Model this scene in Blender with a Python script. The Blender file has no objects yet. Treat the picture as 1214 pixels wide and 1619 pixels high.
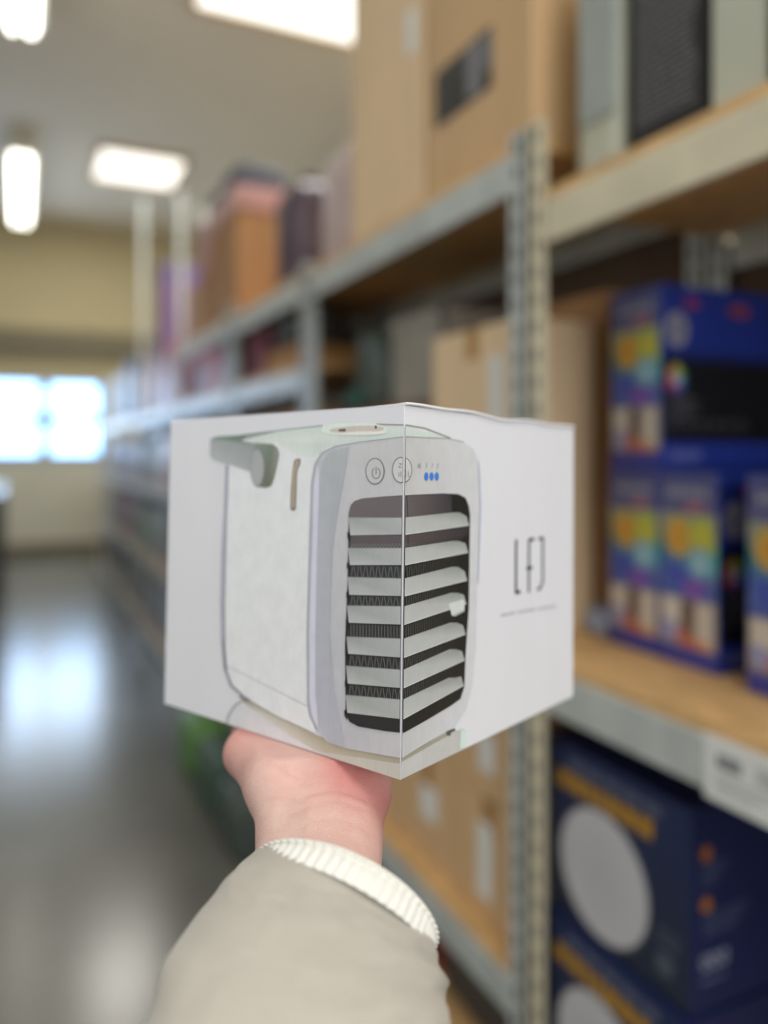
import bpy, bmesh, math, random
import numpy as np
from mathutils import Vector, Matrix, noise as mnoise

# ------------------------------------------------------------------ camera
EYE = 1.42                                   # eye height of the photographer
YAW = math.atan(577 / 1215)                  # looking a little to the right of the aisle
SN, CS = math.sin(YAW), math.cos(YAW)
sc = bpy.context.scene
cam_data = bpy.data.cameras.new('camera')
cam = bpy.data.objects.new('camera', cam_data)
sc.collection.objects.link(cam)
cam.location = (0, 0, EYE)
cam.rotation_euler = (math.pi / 2, 0, -YAW)
cam_data.sensor_fit = 'VERTICAL'
cam_data.sensor_height = 24
cam_data.lens = 24 * 1215 / 1619
cam_data.shift_y = -0.0602
cam_data.clip_start = 0.02
cam_data.clip_end = 60
cam_data.dof.use_dof = True
cam_data.dof.focus_distance = 0.415
cam_data.dof.aperture_fstop = 1.3
sc.camera = cam

# ------------------------------------------------------------------ world, light, exposure
world = bpy.data.worlds.new('world'); sc.world = world; world.use_nodes = True
wb = world.node_tree.nodes['Background']
wb.inputs[0].default_value = (0.72, 0.82, 1.0, 1); wb.inputs[1].default_value = 0.35
vs = sc.view_settings
vs.view_transform = 'Standard'; vs.look = 'None'; vs.gamma = 1; vs.use_curve_mapping = False
vs.exposure = 0.0

def area(name, loc, rot, sx, sy, power, col):
    l = bpy.data.lights.new(name, 'AREA'); l.shape = 'RECTANGLE'; l.size = sx; l.size_y = sy
    l.energy = power; l.color = col
    o = bpy.data.objects.new(name, l); sc.collection.objects.link(o)
    o.location = loc; o.rotation_euler = rot
    return o
H90 = math.pi / 2
area('daylight_back_window', (0.5, -3.80, 2.2), (H90, 0, 0), 4.2, 2.4, 72, (0.90, 0.95, 1.0))
area('fill_left_side', (-4.20, 1.0, 2.2), (H90, 0, -H90), 5.0, 2.2, 18, (0.78, 0.88, 1.0))  # added fill from an unseen left window, for aisle-facing sides
area('daylight_roof_near', (1.7, 3.6, 4.44), (0, 0, 0), 1.2, 3.2, 125, (1.0, 0.98, 0.94))
area('daylight_roof_far', (1.15, 8.8, 4.44), (0, 0, 0), 0.9, 1.2, 55, (1.0, 0.97, 0.9))
area('fill_roof_behind', (0.2, -1.3, 4.44), (0, 0, 0), 1.6, 2.4, 66, (0.95, 0.97, 1.0))  # added fill from an unseen roof light, for box and hand
area('daylight_far_window', (0.0, 11.2, 2.0), (-H90, 0, 0), 2.2, 1.1, 40, (0.75, 0.87, 1.0))

# ------------------------------------------------------------------ colour and material helpers
def lin(c):
    c = c / 255.0
    return c / 12.92 if c <= 0.04045 else ((c + 0.055) / 1.055) ** 2.4
def rgb(c): return tuple(lin(v) for v in c)

_m = {}
def mat(name, col, rough=0.6, metal=0.0, var=0.08, scale=8.0, bump=0.0, bscale=60.0, stretch=(1, 1, 1), spec=0.5, sss=0.0):
    if name in _m: return _m[name]
    m = bpy.data.materials.new(name); m.use_nodes = True; nt = m.node_tree; b = nt.nodes['Principled BSDF']
    c = rgb(col)
    tc = nt.nodes.new('ShaderNodeTexCoord'); mp = nt.nodes.new('ShaderNodeMapping')
    mp.inputs['Scale'].default_value = stretch
    nt.links.new(tc.outputs['Object'], mp.inputs['Vector'])
    n = nt.nodes.new('ShaderNodeTexNoise'); n.inputs['Scale'].default_value = scale; n.inputs['Detail'].default_value = 4
    nt.links.new(mp.outputs[0], n.inputs['Vector'])
    r = nt.nodes.new('ShaderNodeValToRGB')
    r.color_ramp.elements[0].position = 0.3; r.color_ramp.elements[1].position = 0.7
    r.color_ramp.elements[0].color = tuple(max(0, v * (1 - var)) for v in c) + (1,)
    r.color_ramp.elements[1].color = tuple(min(1, v * (1 + var)) for v in c) + (1,)
    nt.links.new(n.outputs['Fac'], r.inputs['Fac']); nt.links.new(r.outputs['Color'], b.inputs['Base Color'])
    b.inputs['Roughness'].default_value = rough; b.inputs['Metallic'].default_value = metal
    b.inputs['Specular IOR Level'].default_value = spec
    if sss: 
        b.inputs['Subsurface Weight'].default_value = sss
        b.inputs['Subsurface Radius'].default_value = (0.006, 0.002, 0.001)
        b.inputs['Subsurface Scale'].default_value = 1.0
    if bump:
        n2 = nt.nodes.new('ShaderNodeTexNoise'); n2.inputs['Scale'].default_value = bscale; n2.inputs['Detail'].default_value = 3
        nt.links.new(mp.outputs[0], n2.inputs['Vector'])
        bp = nt.nodes.new('ShaderNodeBump'); bp.inputs['Strength'].default_value = bump; bp.inputs['Distance'].default_value = 0.002
        nt.links.new(n2.outputs['Fac'], bp.inputs['Height']); nt.links.new(bp.outputs[0], b.inputs['Normal'])
    _m[name] = m
    return m

def emit(name, col, strength):
    m = bpy.data.materials.new(name); m.use_nodes = True; nt = m.node_tree
    nt.nodes.remove(nt.nodes['Principled BSDF'])
    e = nt.nodes.new('ShaderNodeEmission'); e.inputs[0].default_value = rgb(col) + (1,); e.inputs[1].default_value = strength
    nt.links.new(e.outputs[0], nt.nodes['Material Output'].inputs[0])
    return m

def print_mat(name, streak, rough=0.45):
    """ink on card: the colour is the printed colour stored on the polygons"""
    m = bpy.data.materials.new(name); m.use_nodes = True; nt = m.node_tree; b = nt.nodes['Principled BSDF']
    a = nt.nodes.new('ShaderNodeVertexColor'); a.layer_name = 'ink'
    tc = nt.nodes.new('ShaderNodeTexCoord'); mp = nt.nodes.new('ShaderNodeMapping'); mp.inputs['Scale'].default_value = streak
    nt.links.new(tc.outputs['Object'], mp.inputs['Vector'])
    n = nt.nodes.new('ShaderNodeTexNoise'); n.inputs['Scale'].default_value = 1.0; n.inputs['Detail'].default_value = 5
    nt.links.new(mp.outputs[0], n.inputs['Vector'])
    mr = nt.nodes.new('ShaderNodeMapRange'); mr.inputs[1].default_value = 0.25; mr.inputs[2].default_value = 0.75
    mr.inputs[3].default_value = 0.965; mr.inputs[4].default_value = 1.035
    nt.links.new(n.outputs['Fac'], mr.inputs[0])
    n3 = nt.nodes.new('ShaderNodeTexNoise'); n3.inputs['Scale'].default_value = 95; n3.inputs['Detail'].default_value = 6
    nt.links.new(tc.outputs['Object'], n3.inputs['Vector'])
    m3 = nt.nodes.new('ShaderNodeMapRange'); m3.inputs[1].default_value = 0.3; m3.inputs[2].default_value = 0.7
    m3.inputs[3].default_value = 0.96; m3.inputs[4].default_value = 1.03
    nt.links.new(n3.outputs['Fac'], m3.inputs[0])
    mm = nt.nodes.new('ShaderNodeMath'); mm.operation = 'MULTIPLY'; nt.links.new(mr.outputs[0], mm.inputs[0]); nt.links.new(m3.outputs[0], mm.inputs[1])
    mx = nt.nodes.new('ShaderNodeVectorMath'); mx.operation = 'SCALE'
    nt.links.new(a.outputs['Color'], mx.inputs[0]); nt.links.new(mm.outputs[0], mx.inputs['Scale'])
    nt.links.new(mx.outputs[0], b.inputs['Base Color'])
    b.inputs['Roughness'].default_value = rough
    return m

M = dict(
    floor=None,
    ceiling=mat('painted_ceiling', (228, 222, 209), 0.9, var=0.03, scale=0.6),
    wall=mat('painted_wall', (196, 184, 148), 0.85, var=0.04, scale=0.8),
    walllow=mat('pale_green_wall_panel', (214, 211, 196), 0.8, var=0.05, scale=1.5),
    trim=mat('grey_trim_paint', (120, 112, 92), 0.7, var=0.05),
    steel=mat('galvanised_steel', (196, 201, 197), 0.42, 0.2, var=0.14, scale=14, bump=0.1, bscale=90, stretch=(1, 1, .5)),
    steelwarmlit=mat('warm_lit_steel', (220, 210, 182), 0.4, 0.1, var=0.08, scale=9),  # same steel with the warm reflected light put into its colour
    hole=mat('dark_slot', (40, 40, 38), 0.9),
    board=mat('chipboard', (214, 172, 116), 0.6, var=0.16, scale=40, stretch=(1, .4, 1), bump=0.15, bscale=300),
    card=mat('brown_corrugated_card', (206, 170, 126), 0.75, var=0.07, scale=10, bump=0.15, bscale=160, stretch=(1, 1, .15)),
    cardpale=mat('pale_corrugated_card', (228, 198, 158), 0.75, var=0.06, scale=9, bump=0.15, bscale=160, stretch=(1, 1, .15)),
    carddark=mat('dull_brown_card', (140, 104, 66), 0.8, var=0.1, scale=9),
    tape=mat('clear_brown_tape', (176, 132, 78), 0.25, var=0.05),
    white=mat('white_paper', (226, 226, 222), 0.6, var=0.02),
    box=mat('white_coated_card', (231, 230, 234), 0.42, var=0.012, scale=30, bump=0.06, bscale=260, stretch=(1, 1, .25)),
    navy=mat('navy_card', (20, 34, 78), 0.4, var=0.08),
    blue=mat('royal_blue_card', (36, 58, 150), 0.38, var=0.07),
    black=mat('black_card', (20, 20, 22), 0.45, var=0.1),
    green=mat('grass_green_plastic', (88, 128, 62), 0.45, var=0.1),
    palegrey=mat('pale_grey_green_card', (186, 188, 170), 0.5, var=0.04),
)
PRINT = print_mat('printed_ink_on_carton', (900, 900, 110))
PRINTBG = print_mat('printed_ink', (6, 6, 6), 0.4)

# ------------------------------------------------------------------ object helpers
def link(o): sc.collection.objects.link(o); return o
def tag(o, label=None, cat=None, group=None, kind=None):
    if label: o['label'] = label
    if cat: o['category'] = cat
    if group: o['group'] = group
    if kind: o['kind'] = kind
    return o
def empty(name, loc, rz=0.0):
    o = bpy.data.objects.new(name, None); o.empty_display_size = 0.05
    o.location = loc; o.rotation_euler = (0, 0, rz); return link(o)

class MB:
    def __init__(s): s.v = []; s.f = []; s.mi = []; s.sm = []
    def add(s, vs_, fs, mi=0, smooth=False):
        k = len(s.v); s.v += [tuple(v) for v in vs_]
        for f in fs: s.f.append([k + i for i in f]); s.mi.append(mi); s.sm.append(smooth)
        return s
    def box(s, lo, hi, mi=0, bev=0.0):
        x0, y0, z0 = lo; x1, y1, z1 = hi
        if bev <= 0:
            v = [(x0, y0, z0), (x1, y0, z0), (x1, y1, z0), (x0, y1, z0), (x0, y0, z1), (x1, y0, z1), (x1, y1, z1), (x0, y1, z1)]
            return s.add(v, [(3, 2, 1, 0), (4, 5, 6, 7), (0, 1, 5, 4), (1, 2, 6, 5), (2, 3, 7, 6), (3, 0, 4, 7)], mi)
        bm = bmesh.new(); bmesh.ops.create_cube(bm, size=1)
        for v in bm.verts: v.co = Vector(((x0 + x1) / 2 + v.co.x * (x1 - x0), (y0 + y1) / 2 + v.co.y * (y1 - y0), (z0 + z1) / 2 + v.co.z * (z1 - z0)))
        bmesh.ops.bevel(bm, geom=list(bm.edges), offset=bev, segments=2, affect='EDGES', profile=0.6)
        bm.verts.index_update()
        s.add([v.co for v in bm.verts], [[v.index for v in f.verts] for f in bm.faces], mi); bm.free(); return s
    def cyl(s, a, b, r0, r1=None, n=20, mi=0, smooth=True):
        r1 = r0 if r1 is None else r1; a = Vector(a); b = Vector(b); d = (b - a).normalized()
        u = d.orthogonal().normalized(); w = d.cross(u); v = []
        for p, r in ((a, r0), (b, r1)):
            for i in range(n):
                t = 2 * math.pi * i / n; v.append(p + (u * math.cos(t) + w * math.sin(t)) * r)
        s.add(v, [(i, (i + 1) % n, n + (i + 1) % n, n + i) for i in range(n)], mi, smooth)
        s.add(v[:n], [list(range(n))[::-1]], mi); s.add(v[n:], [list(range(n))], mi); return s
    def build(s, name, mats, parent=None, loc=None):
        me = bpy.data.meshes.new(name); me.from_pydata(s.v, [], s.f)
        for m in (mats if isinstance(mats, (list, tuple)) else [mats]): me.materials.append(m)
        me.polygons.foreach_set('material_index', s.mi); me.polygons.foreach_set('use_smooth', s.sm); me.update()
        o = bpy.data.objects.new(name, me)
        if parent: o.parent = parent
        if loc: o.location = loc
        return link(o)

class Print:
    """flat artwork on a surface: polygons in (s, t) metres on a plane, one mesh"""
    def __init__(s, org, sd, td, base=0.0006, step=0.00012):
        s.o = Vector(org); s.s = Vector(sd).normalized(); s.t = Vector(td).normalized(); s.n = s.s.cross(s.t)
        s.v = []; s.f = []; s.c = []; s.base = base; s.step = step
    def poly(s, pts, col, layer=1, cols=None):
        k = len(s.v); h = s.base + s.step * layer
        for i, (a, b) in enumerate(pts):
            s.v.append(tuple(s.o + s.s * a + s.t * b + s.n * h)); s.c.append(rgb(cols[i] if cols else col) + (1,))
        s.f.append(list(range(k, k + len(pts))))
    def rect(s, a0, b0, a1, b1, col, layer=1, top=None):
        s.poly([(a0, b0), (a1, b0), (a1, b1), (a0, b1)], col, layer, [col, col, top, top] if top else None)
    def disc(s, a, b, ra, rb, col, layer=1, n=28, edge=None):
        pts = [(a + ra * math.cos(2 * math.pi * i / n), b + rb * math.sin(2 * math.pi * i / n)) for i in range(n)]
        if not edge: return s.poly(pts, col, layer)
        k = len(s.v); h = s.base + s.step * layer
        for (x, y), c in [((a, b), col)] + [(p, edge) for p in pts]:
            s.v.append(tuple(s.o + s.s * x + s.t * y + s.n * h)); s.c.append(rgb(c) + (1,))
        for i in range(n): s.f.append([k, k + 1 + i, k + 1 + (i + 1) % n])
    def build(s, name, m, parent):
        me = bpy.data.meshes.new(name); me.from_pydata(s.v, [], s.f); me.materials.append(m)
        a = me.color_attributes.new('ink', 'FLOAT_COLOR', 'POINT')
        a.data.foreach_set('color', np.array(s.c, dtype=np.float32).ravel()); me.update()
        o = bpy.data.objects.new(name, me); o.parent = parent; return link(o)

# ------------------------------------------------------------------ the hall
def make_floor_mat():
    m = bpy.data.materials.new('polished_concrete'); m.use_nodes = True; nt = m.node_tree; b = nt.nodes['Principled BSDF']
    tc = nt.nodes.new('ShaderNodeTexCoord'); n = nt.nodes.new('ShaderNodeTexNoise'); n.inputs['Scale'].default_value = 1.3; n.inputs['Detail'].default_value = 6
    nt.links.new(tc.outputs['Object'], n.inputs['Vector'])
    r = nt.nodes.new('ShaderNodeValToRGB'); r.color_ramp.elements[0].position = 0.3; r.color_ramp.elements[1].position = 0.72
    r.color_ramp.elements[0].color = rgb((94, 92, 85)) + (1,); r.color_ramp.elements[1].color = rgb((114, 112, 104)) + (1,)
    nt.links.new(n.outputs['Fac'], r.inputs['Fac']); nt.links.new(r.outputs[0], b.inputs['Base Color'])
    b.inputs['Roughness'].default_value = 0.21; b.inputs['Specular IOR Level'].default_value = 0.5
    return m
def struct(name, mb, m): return tag(mb.build(name, m), kind='structure')

YF = 11.4; XL, XR, YB, ZC = -4.4, 3.2, -4.0, 4.5
struct('floor', MB().box((XL - .1, YB - .1, -0.1), (XR + .1, YF + .2, 0.0)), make_floor_mat())
struct('ceiling', MB().box((XL - .1, YB - .1, ZC), (XR + .1, YF + .2, ZC + 0.1)), M['ceiling'])
# far wall with its window opening
wx0, wx1, wz0, wz1 = -2.7, 1.12, 1.26, 2.42
mb = MB(); mb.box((XL, YF, 0), (wx0, YF + .15, ZC)); mb.box((wx1, YF, 0), (XR, YF + .15, ZC))
mb.box((wx0, YF, wz1), (wx1, YF + .15, ZC)); mb.box((wx0, YF, 0.0), (wx1, YF + .15, wz0), 1)
struct('wall_back', mb, [M['wall'], M['walllow']])
struct('wall_left', MB().box((XL - .1, YB, 0), (XL, YF, ZC)), M['wall'])
struct('wall_right', MB().box((XR, YB, 0), (XR + .1, YF, ZC)), M['wall'])
struct('wall_front', MB().box((XL, YB - .1, 0), (XR, YB, ZC)), M['wall'])
struct('trim_1', MB().box((XL, YF - 0.12, 2.68), (XR, YF - .001, 3.05), bev=.01), M['trim'])      # boxed beam above the window
struct('trim_2', MB().box((XL, YF - 0.03, 0.001), (XR, YF - .001, 0.16), bev=.004), M['trim'])
win = struct('window_1', MB().box((wx0, YF + .09, wz0), (wx1, YF + .10, wz1)), emit('bright_blue_sky_pane', (150, 200, 255), 6.5))
fr = MB()
for x in (wx0 + .04, -1.93, -1.18, -0.43, 0.32, wx1 - .05): fr.box((x - .08, YF + .02, wz0), (x + .08, YF + .085, wz1))
for z in (wz0 + .05, 1.84, wz1 - .03): fr.box((wx0, YF + .025, z - .07), (wx1, YF + .08, z + .07))
fr.build('window_frame', mat('grey_window_frame', (170, 178, 178), 0.5), win)

# roof lights and windows that light the hall
for i, (x0, x1, y0, y1) in enumerate(((1.05, 2.35, 2.0, 5.33), (0.72, 1.62, 8.2, 9.15), (-.65, 1.05, -2.55, -0.05))):  # third roof light, behind the camera, is unseen and added for light
    w = struct('window_%d' % (i + 2), MB().box((x0 + .03, y0 + .03, ZC - .03), (x1 - .03, y1 - .03, ZC - .012)), emit('skylight_pane_%d' % i, (255, 251, 240), 2.2))
    f = MB()
    f.box((x0, y0, ZC - .05), (x1, y0 + .04, ZC)); f.box((x0, y1 - .04, ZC - .05), (x1, y1, ZC))
    f.box((x0, y0, ZC - .05), (x0 + .04, y1, ZC)); f.box((x1 - .04, y0, ZC - .05), (x1, y1, ZC))
    f.build('window_frame', mat('warm_window_frame', (206, 176, 136), 0.5), w)
for i, (lo, hi) in enumerate((((-1.7, YB + .01, .9), (2.7, YB + .03, 3.5)), ((XL + .01, -1.5, 1.1), (XL + .03, 3.5, 3.3)))):  # both panes unseen; the left wall one is added for side light
    struct('window_%d' % (i + 5), MB().box(lo, hi), emit('daylight_pane_%d' % i, (240, 246, 255), 1.5))

# tube lamps running along the aisle
def tube_lamp(x, y0, y1, label):
    r = empty('ceiling_tube_lamp', (x, (y0 + y1) / 2, ZC)); tag(r, label, 'ceiling lamp', 'tube lamps above the aisle')
    L = (y1 - y0) / 2
    MB().box((-.12, -L, -.22), (.12, L, -.14), bev=.01).build('housing', mat('lamp_housing_white', (235, 233, 225), .4), r)
    for s in (-.055, .055): MB().cyl((s, -L + .03, -.245), (s, L - .03, -.245), .026).build('tube', emit('lit_tube', (255, 253, 240), 9), r)
    for t in (-.7, .7): MB().cyl((0, L * t, -.14), (0, L * t, 0), .008, n=8).build('hanger', M['steel'], r)
    return r
tube_lamp(0.02, 3.6, 5.75, 'lit tube lamp nearer the camera, at the top left corner')
tube_lamp(0.02, 8.2, 10.6, 'lit tube lamp farther away, hanging above the far end of the aisle')

# ------------------------------------------------------------------ shelving racks
X0 = 0.85; DEP = 0.50
def post(mb, x, y, z1, w=.046, t=.04, flip=1):
    """angle profile with a row of slots on the aisle face"""
    mb.box((x, y - w / 2, 0.004), (x + .0025, y + w / 2, z1))
    yy = y - w / 2 if flip > 0 else y + w / 2
    mb.box((x, min(yy, yy + flip * .0025), 0.004), (x + t, max(yy, yy + flip * .0025), z1))
    z = .08
    while z < z1 - .03:
        mb.box((x - .0006, y - .006, z), (x + .0003, y + .006, z + .028), 1); 
        mb.box((x + t * .35, yy - .0006 if flip > 0 else yy - .0003, z), (x + t * .65, yy + .0003 if flip > 0 else yy + .0006, z + .028), 1); z += .05
    mb.box((x - .003, y - w / 2 - .003, 0), (x + t, y + w / 2 + .003, .004))
def rack(y0, y1, levels, tops, label, warm=False, beam=.082):
    r = empty('shelving_rack', (X0, (y0 + y1) / 2, 0)); tag(r, label, 'shelving rack', 'metal racks along the aisle')
    ox, oy = X0, (y0 + y1) / 2
    for k, (x, y, fl) in enumerate(((X0, y0 + .025, 1), (X0, y1 - .025, -1), (X0 + DEP - .04, y0 + .025, 1), (X0 + DEP - .04, y1 - .025, -1))):
        mb = MB(); post(mb, x - ox, y - oy, tops[k % 2], flip=fl)
        mb.build('upright_post', [M['steelwarmlit'] if warm and k == 1 else M['steel'], M['hole']], r)
    for z in levels:
        for x in (X0 + .003, X0 + DEP - .03):
            mb = MB()
            mb.box((x - ox, y0 + .05 - oy, z - beam), (x + .014 - ox, y1 - .05 - oy, z - .016), bev=.003)
            mb.box((x - ox, y0 + .05 - oy, z - .018), (x + .026 - ox, y1 - .05 - oy, z - .006), bev=.003)
            b = mb.build('beam', M['steelwarmlit'] if warm and x < X0 + .1 and z > EYE else M['steel'], r)
        MB().box((X0 + .006 - ox, y0 + .004 - oy, z - .006), (X0 + DEP - ox, y1 - .004 - oy, z + .012)).build('shelf_board', M['board'], r)
    MB().box((DEP - .006, y0 + .01 - oy, .13), (DEP - .001, y1 - .01 - oy, max(levels) - .02)).build('shade_panel', mat('shade_panel_brown', (84, 64, 46), .8), r)  # unseen dark panel, added so the shelf interiors go nearly black
    return r
E_ = EYE
rack(-0.15, 1.17, (0.14, E_ - 1.16, E_ - .385, E_ + .455), (E_ + .60, E_ + .60), 'nearest metal rack with warm lit beam, holding blue lamp boxes and navy boxes', warm=True)
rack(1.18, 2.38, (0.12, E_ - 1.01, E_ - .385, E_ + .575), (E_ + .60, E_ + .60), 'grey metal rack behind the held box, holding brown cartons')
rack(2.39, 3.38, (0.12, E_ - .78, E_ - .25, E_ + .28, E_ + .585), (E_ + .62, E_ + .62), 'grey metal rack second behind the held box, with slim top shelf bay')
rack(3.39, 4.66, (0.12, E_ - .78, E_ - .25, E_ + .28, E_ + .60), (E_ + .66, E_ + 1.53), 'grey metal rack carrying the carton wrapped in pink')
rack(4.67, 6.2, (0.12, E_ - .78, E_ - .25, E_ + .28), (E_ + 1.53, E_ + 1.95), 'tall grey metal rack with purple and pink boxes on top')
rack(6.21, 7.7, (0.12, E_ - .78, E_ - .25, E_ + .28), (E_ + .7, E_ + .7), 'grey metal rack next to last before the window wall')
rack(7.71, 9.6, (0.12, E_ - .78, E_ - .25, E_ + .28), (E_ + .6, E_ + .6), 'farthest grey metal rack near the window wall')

# ------------------------------------------------------------------ goods
def carton(lo, hi, label, m='card', cat='cardboard box', name='cardboard_box', tape=True, stickers=(), group=None, side_tape=False, rz=0, bev=.004):
    """stickers: (y0,y1,z0,z1) on the aisle face, world coordinates"""
    cx, cy = (lo[0] + hi[0]) / 2, (lo[1] + hi[1]) / 2
    r = empty(name, (cx, cy, lo[2]), rz); tag(r, label, cat, group)
    hx, hy, h = (hi[0] - lo[0]) / 2, (hi[1] - lo[1]) / 2, hi[2] - lo[2]
    body = MB().box((-hx, -hy, 0), (hx, hy, h), bev=bev); body.build('carton_body', M[m] if isinstance(m, str) else m, r)
    if tape:
        t = MB(); t.box((-hx - .0008, -.025, h - .07), (-hx + .002, .025, h + .0008)); t.box((-hx - .0008, -.025, h - .002), (hx + .0008, .025, h + .0008))
        t.build('tape', M['tape'], r)
    for (y0, y1, z0, z1) in stickers:
        MB().box((-hx - .0012, y0 - cy, z0 - lo[2]), (-hx + .001, y1 - cy, z1 - lo[2])).build('sticker', M['white'], r)
    return r
def z(v): return EYE + v

# --- top shelf of rack B: two big cartons
T = z(.589)
carton((.875, 1.625, T), (1.30, 2.06, T + .95), 'tall pale brown carton on the top shelf, left of the carton with black label', 'cardpale', stickers=[(1.66, 1.71, z(.98), z(1.09))])
c = carton((.875, 1.19, T), (1.32, 1.60, T + .86), 'big brown carton with a black label on the top shelf', 'card')
c.name = 'cardboard_box'
hx, hy = (1.32 - .875) / 2, .205
p = Print((-hx, hy, 0), (0, -1, 0), (0, 0, 1))
p.rect(.035, .155, .275, .285, (28, 26, 26), 1)
p.rect(.175, .165, .235, .275, (120, 118, 122), 2); p.rect(.245, .20, .268, .275, (120, 126, 132), 2)
p.rect(.05, .17, .10, .185, (60, 58, 58), 2); p.rect(.05, .2, .14, .208, (60, 58, 58), 2)
p.build('black_label', PRINTBG, c)
MB().box((-hx - .0015, -.10, .48), (-hx + .001, .10, .72)).build('sticker', M['white'], c)
# soft wrapped thing at the left of those, on the end of the shelf
def soft_bag(name, loc, dims, label, m, cat='bag', seed=1, group=None, rz=0.0):
    r = empty(name, loc, rz); tag(r, label, cat, group)
    bm = bmesh.new(); bmesh.ops.create_icosphere(bm, subdivisions=4, radius=1.0)
    for v in bm.verts:
        d = v.co.normalized(); q = Vector([math.copysign(abs(c) ** .55, c) for c in d])
        q *= 1 / max(abs(q.x), abs(q.y), abs(q.z)) ** .35
        k = 1 + .09 * mnoise.noise(d * 2.2 + Vector((seed * 7.1, 0, 0))) + .03 * mnoise.noise(d * 7 + Vector((seed, 3, 1)))
        q *= k
        v.co = Vector((q.x * dims[0] / 2, q.y * dims[1] / 2, max(0, (q.z + .96) * dims[2] / 2)))
    me = bpy.data.meshes.new('bag_body'); bm.to_mesh(me); bm.free()
    me.polygons.foreach_set('use_smooth', [True] * len(me.polygons)); me.materials.append(m)
    o = bpy.data.objects.new('bag_body', me); o.parent = r; link(o)
    mb = MB(); t = dims[2] * .96
    mb.cyl((0, 0, t - .01), (0, 0, t + dims[2] * .12), .018, .035, n=12); mb.cyl((0, 0, t - .012), (0, 0, t + .004), .024, .024, n=12)
    mb.build('tied_neck', m, r)
    return r
pinkwhite = mat('pinkish_white_film', (196, 174, 170), .35, var=.08)
soft_bag('plastic_bag', (1.02, 2.24, T), (.26, .30, .36), 'pinkish white plastic bag on the top shelf beside the tall pale carton', pinkwhite, seed=2)
soft_bag('plastic_bag', (1.04, 2.86, z(.60)), (.24, .26, .44), 'dark plum bag behind the pinkish white bag on the top shelf', mat('dark_plum_film', (74, 60, 76), .35), seed=3)

# --- top shelf of rack A
A = z(.468)
def case(lo, hi, label, m, name, cat, bev, prt=None):
    cx, cy = (lo[0] + hi[0]) / 2, (lo[1] + hi[1]) / 2
    r = empty(name, (cx, cy, lo[2])); tag(r, label, cat)
    hx, hy, h = (hi[0] - lo[0]) / 2, (hi[1] - lo[1]) / 2, hi[2] - lo[2]
    b = MB().box((-hx, -hy, 0), (hx, hy, h), bev=bev).build('case_body' if name == 'appliance_case' else 'carton_body', m, r)
    if prt:
        p = Print((-hx, hy, 0), (0, -1, 0), (0, 0, 1)); prt(p, hi[1] - lo[1], h); p.build('front_print', PRINTBG, r)
    return r
pg = M['palegrey']
r = case((.90, .975, A), (1.20, 1.10, A + .50), 'pale grey rounded appliance case standing beside the black text box', pg, 'appliance_case', 'case', .03)
MB().box((-.155, -.045, .10), (-.146, .045, .42), bev=.004).build('front_panel', mat('cool_grey_panel', (160, 166, 160), .4), r)
def textprint(p, w, h):
    rnd = random.Random(4); y = .05
    p.rect(.01, .02, w - .008, h - .01, (26, 26, 28), 1)
    while y < .36:
        a = .02
        while a < w - .03:
            l = rnd.uniform(.008, .03); p.rect(a, y, min(a + l, w - .018), y + .0045, (118, 118, 122), 2); a += l + .004
        y += .0105
    p.rect(.02, .33, w - .02, .347, (120, 120, 124), 3); p.rect(.02, .36, w - .06, .368, (100, 100, 104), 3)
case((.90, .805, A), (1.26, .965, A + .50), 'black box with grey printed text between pale panels on the top shelf', M['black'], 'printed_box', 'box', .003, textprint)
case((.90, .705, A), (1.26, .797, A + .50), 'plain pale grey green box right of the black text box', pg, 'plain_box', 'box', .005)
case((.895, .52, A), (1.26, .698, A + .50), 'black box at the right edge of the top shelf', mat('black_card_2', (24, 20, 18), .5), 'plain_box', 'box', .003)

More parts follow.
